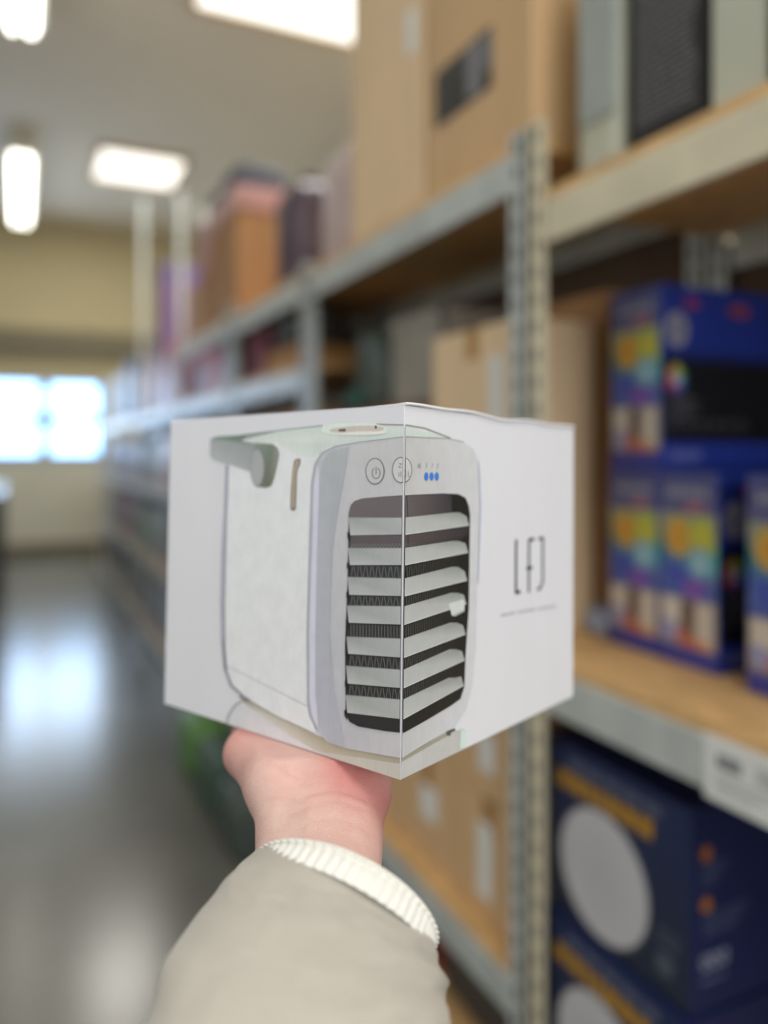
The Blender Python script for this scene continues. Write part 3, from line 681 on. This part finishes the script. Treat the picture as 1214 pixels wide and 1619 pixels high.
# level window
draw([(466, 729), (468, 726), (475, 724.5), (476.5, 727), (475.5, 734), (472, 742), (470.5, 752), (469, 803), (467.5, 806.5), (465, 807.5), (461.5, 806.5), (460, 803), (461, 775), (463.5, 745)], (112, 102, 92), 7)
draw([(468, 730), (469.5, 727.5), (474, 727), (473.5, 733), (470.5, 741), (468.5, 752), (467, 802), (464.5, 804), (462, 802), (463, 775), (465, 745)], (172, 154, 132), 8)
# bezel
bez = [(500, 1150), (491, 1130), (488, 1110), (487, 1000), (490, 896), (494, 765), (499, 734), (510, 716), (530, 706), (570, 699), (606, 694), (640, 691), (660, 691), (705, 694), (731, 699), (747, 710), (754, 728), (757, 798), (755, 864), (753, 920), (751, 1019), (745, 1085), (736, 1120), (718, 1146), (634, 1198), (550, 1183), (518, 1173)]
draw(bez, 0, 8, [(180, 179, 186) if p[0] < 560 else (190, 188, 190) if p[0] < 700 else (204, 203, 208) for p in bez])
draw([(504, 1150), (494, 1128), (491, 1105), (491, 1000), (494, 896), (498, 765), (504, 734), (506, 760), (502, 900), (500, 1000), (502, 1100)], (202, 201, 217), 9)
draw([(512, 728), (524, 713), (554, 706), (547, 748), (538, 798), (528, 864), (525, 930), (523, 1000), (530, 1090), (547, 1183), (520, 1171), (506, 1145), (500, 1100), (500, 1000), (502, 900), (506, 760)], 0, 10,
     [(168, 170, 174)] * 4 + [(164, 165, 172)] * 4 + [(172, 172, 182)] * 8)
stroke([(502, 1152), (491, 1130), (488, 1110), (487, 1000), (490, 896), (494, 765), (499, 734), (510, 716), (530, 706), (570, 699), (640, 690.5), (705, 693), (731, 698.5)], 1.1, (146, 146, 152), 11)
stroke([(756, 728), (759, 798), (757, 864), (755, 920)], 2, (206, 214, 236), 11)
# opening
opn = [(548, 1128), (547, 1019), (551, 920), (553, 811), (556, 799), (562, 792), (574, 788), (606, 785), (640, 783), (698, 780), (722, 781), (734, 787), (739, 800), (741, 814), (739, 960), (734, 1035), (732, 1085), (726, 1104), (711, 1115), (672, 1138), (636, 1158), (610, 1155), (569, 1148), (555, 1141)]
draw(opn, (34, 33, 33), 12)
draw([(553, 818), (553, 811), (556, 799), (562, 792), (574, 788), (606, 785), (640, 784), (642, 818)], (98, 88, 90), 13)
draw([(641, 784), (698, 781), (712, 781), (712, 811), (643, 818)], 0, 13, [(100, 92, 94), (70, 66, 70), (50, 48, 54), (60, 56, 60), (96, 88, 92)])
draw([(554, 846), (642, 846), (642, 866), (555, 866)], (84, 72, 76), 13)
draw([(643, 846), (738, 832), (737, 845), (724, 854), (643, 866)], 0, 13, [(88, 76, 78), (56, 52, 56), (50, 46, 50), (62, 56, 60), (80, 70, 74)])
SL = [(818, 846, 818, 845, 809, 830), (866, 893, 866, 893, 854, 873), (912, 940, 914, 942, 895, 917), (957, 984, 958, 987, 936, 954), (1006, 1033, 1009, 1039, 983, 1002), (1052, 1080, 1058, 1087, 1025, 1043), (1098, 1126, 1105, 1136, 1070, 1083)]
for i, (a, b, c_, d_, e_, f_) in enumerate(SL):
    xe = edge_x(c_); xl = 553 - i * .8; xr = 724 - i * 1.2; xt = 738.5 - i * 1.4
    draw([(xl, a), (xe, c_), (xe, d_), (xl + 3, b)], 0, 16, [(150, 153, 151), (171, 172, 172), (165, 167, 167), (178, 180, 179)])
    draw([(xe, c_), (xr - 10, e_ + 1), (xr, e_ + 1), (xt - 4, f_ - 14), (xt, f_), (xe, d_)], 0, 16, [(173, 174, 174), (160, 163, 161), (140, 143, 141), (165, 167, 166), (175, 176, 176), (181, 182, 182)])
    stroke([(xl + 1, a), (xe, c_)], 1.2, (120, 124, 120), 17); stroke([(xe, d_), (xt, f_)], 1.2, (206, 208, 206), 17)
    draw([(xl - 1.5, a + 22), (xl + 3, b + 1), (xl + 3, b + 12), (xl - 1.5, b + 4)], (14, 14, 14), 18)
    if i < 6:        # filter pleats seen between the slats
        na, nc, ne = SL[i + 1][0], SL[i + 1][2], SL[i + 1][4]
        t0 = .62 if i == 0 else 0.08
        x = xl + 6; k = 0
        while x < xt - 16:
            if x < xe: ya, yb = b + (d_ - b) * (x - xl) / (xe - xl), na + (nc - na) * (x - xl) / (xe - xl); st_ = 5.6; g = 112
            else:
                q = (x - xe) / (xt - xe); ya = d_ + (f_ - d_) * q; yb = nc + (ne - nc) * min(1, q * 1.12); st_ = 4.2; g = int(96 - 50 * q)
            y0_ = ya + (yb - ya) * t0 + 1; y1_ = yb - 1
            dx = (0 if i in (3,) else 2.2) * (1 if k % 2 else -1) * (1 if x < xe else .4)
            if y1_ > y0_ + 1: stroke([(x - dx / 2, y0_), (x + dx / 2, y1_)], .9, (g, g, g), 14)
            if k % 3 == 0 and y1_ > y0_ + 6: stroke([(x + 2, y0_ + 2), (x + 2, y1_)], .7, (g * .6, g * .6, g * .6), 14)
            x += st_ / (2 if i == 0 else 1.15); k += 1
draw([(706, 954), (728, 947), (731, 951), (731, 966), (716, 974), (711, 973)], (204, 208, 206), 19)
draw([(711, 973), (716, 974), (731, 966), (731, 963), (716, 970)], (170, 176, 174), 20)
# front edge of the mouth
stroke([(549, 1128), (556, 1140), (569, 1147), (610, 1154), (636, 1157)], 1.5, (60, 60, 62), 19)
# buttons, icons, blue lights
oval(594.5, 745, 15, 21, (106, 106, 106), 12); oval(594.5, 745, 13.6, 19.4, (190, 188, 188), 13)
a_ = [(596.5 + 6.2 * math.cos(math.radians(t)), 748 + 8.6 * math.sin(math.radians(t))) for t in range(-60, 245, 15)]
stroke(a_, 1.6, (122, 122, 124), 14); stroke([(596.5, 738), (596.5, 750)], 1.6, (122, 122, 124), 14)
oval(635.5, 743, 14, 20.5, (106, 106, 106), 12); oval(635.5, 743, 12.6, 19, (198, 196, 196), 13)
stroke([(632, 733), (637, 733), (632, 739), (637, 739)], 1.3, (150, 150, 152), 14)
for k in range(3): stroke([(632.5 + k * 3.2, 747 - k * 1.5), (632.5 + k * 3.2, 754)], 1.4, (150, 150, 152), 14)
stroke([(643, 745), (643, 754), (646, 754)], 1.3, (150, 150, 152), 14)
for k in range(6):
    t = math.pi * k / 3; stroke([(661, 736), (661 + 3.4 * math.cos(t), 736 + 4.6 * math.sin(t))], .9, (160, 160, 162), 12)
stroke([(672, 732), (672, 740)], 1.1, (156, 156, 158), 12)
for k in range(2):
    stroke([(680.5 + 8.5 * k, 734 - .5 * k), (682.5 + 8.5 * k, 733), (680.5 + 8.5 * k, 740)], 1.0, (166, 164, 164), 12)
for x in (671.8, 680.2, 688.4): oval(x, 753.2, 3.3, 6.6, (66, 122, 206), 12, 20)
Lp.build('cooler_picture_left', PRINT, box); Rp.build('cooler_picture_right', PRINT, box)
bpy.data.objects['cooler_picture_left'].name = 'printed_picture'; bpy.data.objects['cooler_picture_right'].name = 'printed_picture'
# lettering on the right face
Lp = Print((-w1, 0, 0), (1, 0, 0), (0, 0, 1), .0002, .00007); Rp = Print((0, 0, 0), (0, 1, 0), (0, 0, 1), .0002, .00007)
K = (52, 52, 54)
stroke([(815.5, 853), (815, 938)], 3.2, K, 1); stroke([(814, 937), (822, 935)], 5.5, K, 1)
stroke([(836, 853), (835.5, 937)], 3.0, (84, 84, 86), 1); stroke([(835, 854), (844, 852)], 5, K, 1); stroke([(832, 899), (841, 897)], 5, K, 1)
stroke([(851, 852), (858, 850)], 4.5, K, 1); stroke([(857.5, 849), (857.5, 920), (853, 930)], 3.0, (76, 76, 78), 1); stroke([(849, 932), (854, 930)], 4.5, K, 1)
Rp.build('logo_lettering', PRINT, box)
Rp = Print((0, 0, 0), (0, 1, 0), (0, 0, 1), .0002, .00007); rnd = random.Random(7); x = 792
while x < 878:
    w = rnd.uniform(1.6, 3.2); y = 971 - (x - 792) * .17
    if not (814 < x < 818 or 846 < x < 849): stroke([(x, y - rnd.uniform(0, 1.5)), (x + w * .3, y + 3.5)], 1.1, (150, 150, 154), 1); stroke([(x, y + rnd.choice((0, 2, 3.5))), (x + w, y + 1)], .9, (158, 158, 162), 1)
    x += w + 1.3
Rp.build('small_lettering', PRINT, box)

# ------------------------------------------------------------------ the person: forearm and hand, sleeve, cuff
def plane_z(x, y): return O.z - (e3.x * (x - O.x) + e3.y * (y - O.y)) / e3.z
def surface_nets(F, org, h):
    """one continuous skin from a distance field"""
    nx, ny, nz = F.shape; ins = F < 0
    cells = np.zeros((nx - 1, ny - 1, nz - 1), dtype=np.int32)
    acc = np.zeros((nx - 1, ny - 1, nz - 1, 3)); cnt = np.zeros((nx - 1, ny - 1, nz - 1))
    cor = [(i, j, k) for i in (0, 1) for j in (0, 1) for k in (0, 1)]
    def sub(A, c): return A[c[0]:nx - 1 + c[0], c[1]:ny - 1 + c[1], c[2]:nz - 1 + c[2]]
    for a in cor:
        for ax in range(3):
            if a[ax]: continue
            b = list(a); b[ax] = 1; fa, fb = sub(F, a), sub(F, b)
            x = (fa < 0) != (fb < 0); t = np.where(x, fa / np.where(x, fa - fb, 1), 0)
            for q in range(3): acc[..., q] += np.where(x, a[q] + (t if q == ax else 0), 0)
            cnt += x
    idx = np.argwhere(cnt > 0); cells[:] = -1; cells[tuple(idx.T)] = np.arange(len(idx))
    V = org + (idx + acc[tuple(idx.T)] / cnt[tuple(idx.T)][:, None]) * h
    Q = []
    for ax in range(3):
        o1, o2 = [q for q in range(3) if q != ax]
        sl0 = [slice(1, -1)] * 3; sl0[ax] = slice(0, -1); sl1 = [slice(1, -1)] * 3; sl1[ax] = slice(1, None)
        A_, B_ = ins[tuple(sl0)], ins[tuple(sl1)]
        for flip, mask in ((False, A_ & ~B_), (True, ~A_ & B_)):
            c = np.argwhere(mask); 
            if not len(c): continue
            c[:, o1] += 1; c[:, o2] += 1
            def g(d1, d2):
                e = c.copy(); e[:, o1] -= d1; e[:, o2] -= d2; return cells[tuple(e.T)]
            q = np.stack([g(1, 1), g(0, 1), g(0, 0), g(1, 0)], 1)
            if flip != (ax == 1): q = q[:, ::-1]
            Q.append(q)
    return V, np.concatenate(Q)
h = .0016; lo = np.array([-.14, .20, -.36]); hi = np.array([.06, .68, -.165])
n_ = ((hi - lo) / h).astype(int)
gx, gy, gz = [lo[i] + h * np.arange(n_[i]) for i in range(3)]
PX, PY, PZ = [a.astype(np.float32) for a in np.meshgrid(gx, gy, gz, indexing='ij')]
Fd = np.full(PX.shape, 1.0, dtype=np.float32)
def cone(a, b, ra, rb, k=.008):
    global Fd
    a = np.array(a); b = np.array(b); d = b - a; L2 = (d ** 2).sum()
    # only inside a padded box
    pad = max(ra, rb) + .035
    s = []
    for i, g in enumerate((gx, gy, gz)):
        i0 = np.searchsorted(g, min(a[i], b[i]) - pad); i1 = np.searchsorted(g, max(a[i], b[i]) + pad); s.append(slice(i0, i1))
    s = tuple(s); x, y, zz = PX[s], PY[s], PZ[s]
    t = np.clip(((x - a[0]) * d[0] + (y - a[1]) * d[1] + (zz - a[2]) * d[2]) / L2, 0, 1)
    dd = np.sqrt((x - a[0] - t * d[0]) ** 2 + (y - a[1] - t * d[1]) ** 2 + (zz - a[2] - t * d[2]) ** 2) - (ra + (rb - ra) * t)
    f = Fd[s]; hh = np.clip(.5 + .5 * (f - dd) / k, 0, 1)
    Fd[s] = f * (1 - hh) + dd * hh - k * hh * (1 - hh)
# forearm: two bones side by side so the section is oval
wr = np.array((-.0365, .432, -.224)); el = np.array((-.034, .262, -.288))
for s_ in (-1, 1):
    cone(wr + (s_ * .0125, 0, 0), el + (s_ * .016, 0, 0), .0205, .030, .010)
cone(wr, el, .021, .031, .010)
# heel of the hand and palm
ph = lambda x, y, r: (x, y, plane_z(x, y) - r + .001)
hyp = ph(-.0155, .462, .0185); hyp = (hyp[0], hyp[1], hyp[2] - .006); the = ph(-.062, .462, .020)
cone(wr + (.012, 0, 0), hyp, .0200, .0185, .012); cone(wr + (-.011, 0, 0), the, .0200, .020, .012)
hm = ph(-.038, .464, .0180); hm = (hm[0], hm[1], hm[2] - .0035)
cone(wr, hm, .021, .018, .012)
mcp = {'i': ph(-.060, .535, .0125), 'm': ph(-.038, .542, .0128), 'r': ph(-.017, .538, .0122), 'l': ph(.002, .526, .0112)}
cone(the, mcp['i'], .017, .0128, .010); cone(hm, mcp['m'], .018, .0128, .010)
cone(ph(-.032, .462, .0180), mcp['r'], .018, .0122, .010); cone(hyp, mcp['l'], .0175, .0115, .010)
# thumb
tm = ph(-.0880, .497, .0150); ti = ph(-.0930, .530, .0112); tt = ph(-.0850, .556, .0092)
cone(the, tm, .0200, .0150, .008); cone(tm, ti, .0146, .0108, .005); cone(ti, tt, .0108, .0088, .004)
# fingers, each bent a little at its joints and pressing against the bottom of the box
for key, dx, ls, rr in (('i', -.20, (.040, .024, .019), (.0096, .0088, .0078)), ('m', -.06, (.044, .027, .020), (.0098, .0090, .0080)),
                        ('r', .10, (.041, .025, .019), (.0092, .0085, .0076)), ('l', .30, (.031, .019, .017), (.0082, .0075, .0068))):
    a = np.array(mcp[key]); dirn = np.array((math.sin(dx), math.cos(dx), 0)); r0 = .0112; low = (.0045, .003, 0)
    for j in range(3):
        nxy = a[:2] + dirn[:2] * ls[j]; b = np.array((nxy[0], nxy[1], plane_z(*nxy) - rr[j] + .0006 - low[j]))
        cone(a, b, r0 if j == 0 else rr[j - 1], rr[j], .004); a = b; r0 = rr[j]
# the flesh is flattened where the box presses on it
pl_ = PZ - (O.z - (e3.x * (PX - O.x) + e3.y * (PY - O.y)) / e3.z) + .0004
Fd = np.maximum(Fd, pl_.astype(np.float32))
V, Q = surface_nets(Fd, lo, h)
# soften the sampling steps
E_a = np.concatenate([Q[:, [0, 1]], Q[:, [1, 2]], Q[:, [2, 3]], Q[:, [3, 0]]])
for _ in range(3):
    S_ = np.zeros_like(V); N_ = np.zeros(len(V))
    for a_i, b_i in ((0, 1), (1, 0)):
        np.add.at(S_, E_a[:, a_i], V[E_a[:, b_i]]); np.add.at(N_, E_a[:, a_i], 1)
    V = V * .5 + .5 * S_ / N_[:, None]
# creases across the wrist and tendons under the skin
ax_ = (wr - el) / np.linalg.norm(wr - el)
tpos = (V - wr) @ ax_
nrm = np.array([0, -.62, .78])
vis = np.clip(((V - wr) @ nrm) / .02, 0, 1)
dep = np.zeros(len(V))
for c0, amp, bow in ((.014, .0013, .12), (.021, .0010, -.18), (.006, .0007, .15), (-.005, .0006, .1), (-.013, .0005, .05)):
    dep += amp * np.exp(-((tpos - c0 - bow * (V[:, 0] - wr[0]) - .002 * np.sin(V[:, 0] * 160)) / .0016) ** 2)
dep += .0022 * np.exp(-((V[:, 0] + .054) / .006) ** 2 - ((tpos - .004) / .012) ** 2) + .0016 * np.exp(-((V[:, 0] + .026) / .007) ** 2 - ((tpos + .004) / .014) ** 2)
dep -= .0014 * np.exp(-((V[:, 0] - wr[0] + .004) / .003) ** 2) * np.exp(-((tpos + .012) / .02) ** 2)
V = V - nrm * (dep * vis)[:, None]
me = bpy.data.meshes.new('person'); me.from_pydata([tuple(W(v)) for v in V], [], Q.tolist()); me.validate(); me.update()
me.polygons.foreach_set('use_smooth', [True] * len(me.polygons))
def skin_mat():
    m = bpy.data.materials.new('skin'); m.use_nodes = True; nt = m.node_tree; b = nt.nodes['Principled BSDF']
    tc = nt.nodes.new('ShaderNodeTexCoord'); n = nt.nodes.new('ShaderNodeTexNoise'); n.inputs['Scale'].default_value = 34; n.inputs['Detail'].default_value = 3
    nt.links.new(tc.outputs['Object'], n.inputs['Vector'])
    at = nt.nodes.new('ShaderNodeAttribute'); at.attribute_name = 'flush'
    ad = nt.nodes.new('ShaderNodeMath'); ad.operation = 'MULTIPLY_ADD'; ad.inputs[1].default_value = .75
    nt.links.new(n.outputs['Fac'], ad.inputs[0]); nt.links.new(at.outputs['Fac'], ad.inputs[2])
    r = nt.nodes.new('ShaderNodeValToRGB')
    r.color_ramp.elements[0].position = .15; r.color_ramp.elements[1].position = 1.1
    r.color_ramp.elements[0].color = rgb((232, 200, 186)) + (1,); r.color_ramp.elements[1].color = rgb((206, 128, 122)) + (1,)
    nt.links.new(ad.outputs[0], r.inputs['Fac']); nt.links.new(r.outputs[0], b.inputs['Base Color'])
    b.inputs['Roughness'].default_value = .48; b.inputs['Specular IOR Level'].default_value = .35
    b.inputs['Subsurface Weight'].default_value = .25; b.inputs['Subsurface Radius'].default_value = (1, .35, .2); b.inputs['Subsurface Scale'].default_value = .004
    v = nt.nodes.new('ShaderNodeTexVoronoi'); v.inputs['Scale'].default_value = 900; v.feature = 'DISTANCE_TO_EDGE'
    w_ = nt.nodes.new('ShaderNodeTexNoise'); w_.inputs['Scale'].default_value = 260; w_.inputs['Detail'].default_value = 4
    nt.links.new(tc.outputs['Object'], v.inputs['Vector']); nt.links.new(tc.outputs['Object'], w_.inputs['Vector'])
    a2 = nt.nodes.new('ShaderNodeMath'); a2.operation = 'ADD'; nt.links.new(v.outputs['Distance'], a2.inputs[0]); nt.links.new(w_.outputs['Fac'], a2.inputs[1])
    bp = nt.nodes.new('ShaderNodeBump'); bp.inputs['Strength'].default_value = .6; bp.inputs['Distance'].default_value = .0009
    nt.links.new(a2.outputs[0], bp.inputs['Height']); nt.links.new(bp.outputs[0], b.inputs['Normal'])
    return m
me.materials.append(skin_mat())
at_ = me.attributes.new('flush', 'FLOAT', 'POINT')
fl = .55 * np.exp(-(((V[:, 0] + .012) / .022) ** 2 + ((V[:, 1] - .45) / .02) ** 2)) + .22 * np.exp(-(((V[:, 0] + .088) / .02) ** 2 + ((V[:, 1] - .50) / .02) ** 2)) + .2 * np.clip((V[:, 1] - .44) / .05, 0, 1)
at_.data.foreach_set('value', fl.astype(np.float32))
person = link(bpy.data.objects.new('person', me))
tag(person, 'left hand and forearm raised, palm up, holding the white box, in a beige coat sleeve', 'person')

def fabric_mat(name, col, sx, var=.05, bstr=.4, sheen=.2):
    m = bpy.data.materials.new(name); m.use_nodes = True; nt = m.node_tree; b = nt.nodes['Principled BSDF']
    tc = nt.nodes.new('ShaderNodeTexCoord'); uv = nt.nodes.new('ShaderNodeMapping'); uv.inputs['Scale'].default_value = sx
    nt.links.new(tc.outputs['UV'], uv.inputs['Vector'])
    n = nt.nodes.new('ShaderNodeTexNoise'); n.inputs['Scale'].default_value = 1; n.inputs['Detail'].default_value = 3
    nt.links.new(uv.outputs[0], n.inputs['Vector'])
    r = nt.nodes.new('ShaderNodeValToRGB'); c = rgb(col); r.color_ramp.elements[0].position = .3; r.color_ramp.elements[1].position = .7
    r.color_ramp.elements[0].color = tuple(v * (1 - var) for v in c) + (1,); r.color_ramp.elements[1].color = tuple(min(1, v * (1 + var)) for v in c) + (1,)
    nt.links.new(n.outputs['Fac'], r.inputs['Fac']); nt.links.new(r.outputs[0], b.inputs['Base Color'])
    b.inputs['Roughness'].default_value = .75; b.inputs['Sheen Weight'].default_value = sheen
    bp = nt.nodes.new('ShaderNodeBump'); bp.inputs['Strength'].default_value = bstr; bp.inputs['Distance'].default_value = .0004
    nt.links.new(n.outputs['Fac'], bp.inputs['Height']); nt.links.new(bp.outputs[0], b.inputs['Normal'])
    return m
def px(u, v, d): return ray(u, v) * d
def tube(name, rings, nseg, disp, m, close_lip=.0016, parent=None):
    """rings: (centre, tilt angle of the long axis, normal, long radius, short radius); interpolated smoothly"""
    C_ = []; 
    for (c, phi, nn, ra, rb) in rings:
        nn = Vector(nn).normalized(); a = Vector((math.cos(phi), 0, -math.sin(phi))); a = (a - nn * a.dot(nn)).normalized(); b = nn.cross(a)
        C_.append((Vector(c), a * ra, b * rb))
    def cat(i, t):
        P = [C_[max(0, min(len(C_) - 1, i + k))] for k in (-1, 0, 1, 2)]
        def s_(q): 
            p0, p1, p2, p3 = [p[q] for p in P]
            return .5 * ((2 * p1) + (p2 - p0) * t + (2 * p0 - 5 * p1 + 4 * p2 - p3) * t * t + (3 * p1 - p0 - 3 * p2 + p3) * t ** 3)
        return s_(0), s_(1), s_(2)
    sub = disp[1]; rows = []; uvs = []
    total = (len(C_) - 1) * sub
    for i in range(len(C_) - 1):
        for k in range(sub + (1 if i == len(C_) - 2 else 0)):
            rows.append((cat(i, k / sub), (i * sub + k) / total))
    verts = []; uvv = []
    # outer, then a rolled lip and a short inner lining
    def ring(c, a, b, w, inset=0.0):
        out = []
        for j in range(nseg):
            t = 2 * math.pi * j / nseg; q = a * math.cos(t) + b * math.sin(t); L_ = q.length
            out.append(c + q * ((L_ - inset + disp[0](t, w, j)) / L_)); uvv.append((j / nseg, w))
        return out
    c0, a0, b0 = rows[0][0]; nn = a0.cross(b0).normalized()
    inner = []
    for k in range(min(10, len(rows) - 1), 0, -1): (c, a, b), w = rows[k]; inner.append(ring(c, a, b, w, close_lip))
    for r_ in inner: verts += r_
    verts += ring(c0, a0, b0, 0, close_lip); verts += ring(c0 + nn * close_lip * .35 * (1 if nn.y > 0 else -1), a0, b0, 0, close_lip * .5)
    for (c, a, b), w in rows: verts += ring(c, a, b, w)
    R_ = len(verts) // nseg
    faces = [(i * nseg + j, i * nseg + (j + 1) % nseg, (i + 1) * nseg + (j + 1) % nseg, (i + 1) * nseg + j) for i in range(R_ - 1) for j in range(nseg)]
    me = bpy.data.meshes.new(name); me.from_pydata([tuple(W(v)) for v in verts], [], faces)
    me.polygons.foreach_set('use_smooth', [True] * len(faces)); me.materials.append(m)
    ul = me.uv_layers.new(name='UVMap')
    for p_ in me.polygons:
        for li, vi in zip(p_.loop_indices, p_.vertices):
            u_, v_ = uvv[vi]
            if u_ < .01 and any(uvv[q][0] > .9 for q in p_.vertices): u_ = 1.0
            ul.data[li].uv = (u_, v_)
    bm = bmesh.new(); bm.from_mesh(me); bmesh.ops.recalc_face_normals(bm, faces=bm.faces); bm.to_mesh(me); bm.free()
    o = bpy.data.objects.new(name, me); o.parent = parent; return link(o)
deg = math.radians
def wrinkle(t, w, j):
    v = Vector((math.cos(t) * 1.4, math.sin(t) * 1.4, w * 5))
    a = .0024 * mnoise.noise(v) + .0009 * mnoise.noise(v * 2.7 + Vector((5, 1, 2)))
    # long diagonal folds on the outer right side
    s1 = w * 9 + t * 1.6
    a += .0028 * abs(math.sin(s1 * 1.5 + mnoise.noise(v * 1.5))) ** 2.5 * math.exp(-((t - 5.55) / .6) ** 2) * min(1, w * 7)
    a += .0018 * abs(math.sin(w * 11 - t * 2.1)) ** 3 * math.exp(-((t - 3.7) / .5) ** 2) * min(1, w * 7)
    return a * min(1, .25 + w * 6)
sl_rings = [(px(541, 1428, .385), deg(33), (.40, .66, .64), .0505, .0500),
            (px(527, 1468, .374), deg(27), (.34, .68, .64), .0555, .0530),
            (px(506, 1512, .362), deg(20), (.25, .70, .64), .0605, .0560),
            (px(486, 1585, .343), deg(12), (.15, .72, .62), .0640, .0580),
            (px(466, 1690, .318), deg(5), (.08, .74, .60), .0655, .0590),
            (px(452, 1840, .288), deg(2), (.05, .76, .60), .0690, .0610),
            (px(442, 2060, .255), deg(0), (.04, .76, .60), .0700, .0620)]
tube('coat_sleeve', sl_rings, 160, (wrinkle, 14), fabric_mat('beige_coat_cloth', (199, 191, 177), (30, 700, 1), .07, 1.0), .0018, person)
def knit(t, w, j):
    # rolled edge, one plaited row, then plain fine ribs
    q = w * 26
    s = .0
    if q < 3.2: s = .0014 * math.sin(math.pi * q / 3.2)
    elif q < 9.5:
        u = (q - 3.2) / 6.3; ph_ = j * .5 * math.pi * .5
        s = .0026 * math.sin(math.pi * u) ** .6 * (.2 + .8 * abs(math.sin(j * .2618 + (u * 2.6 if u < .5 else (1 - u) * 2.6))))
    else: s = .0005 * math.sin(j * .5236)
    return s
cu_rings = [(px(544, 1424, .3865), deg(33.5), (.33, .77, .50), .0470, .0475),
            (px(542, 1427, .3835), deg(33.5), (.34, .75, .54), .0478, .0480),
            (px(541, 1432, .380), deg(33), (.36, .74, .56), .0480, .0478),
            (px(537, 1447, .374), deg(30), (.38, .69, .60), .0480, .0470)]
tube('sweater_cuff', cu_rings, 720, (knit, 40), fabric_mat('cream_knit', (238, 235, 226), (300, 60, 1), .05, .3, .3), .0025, person)
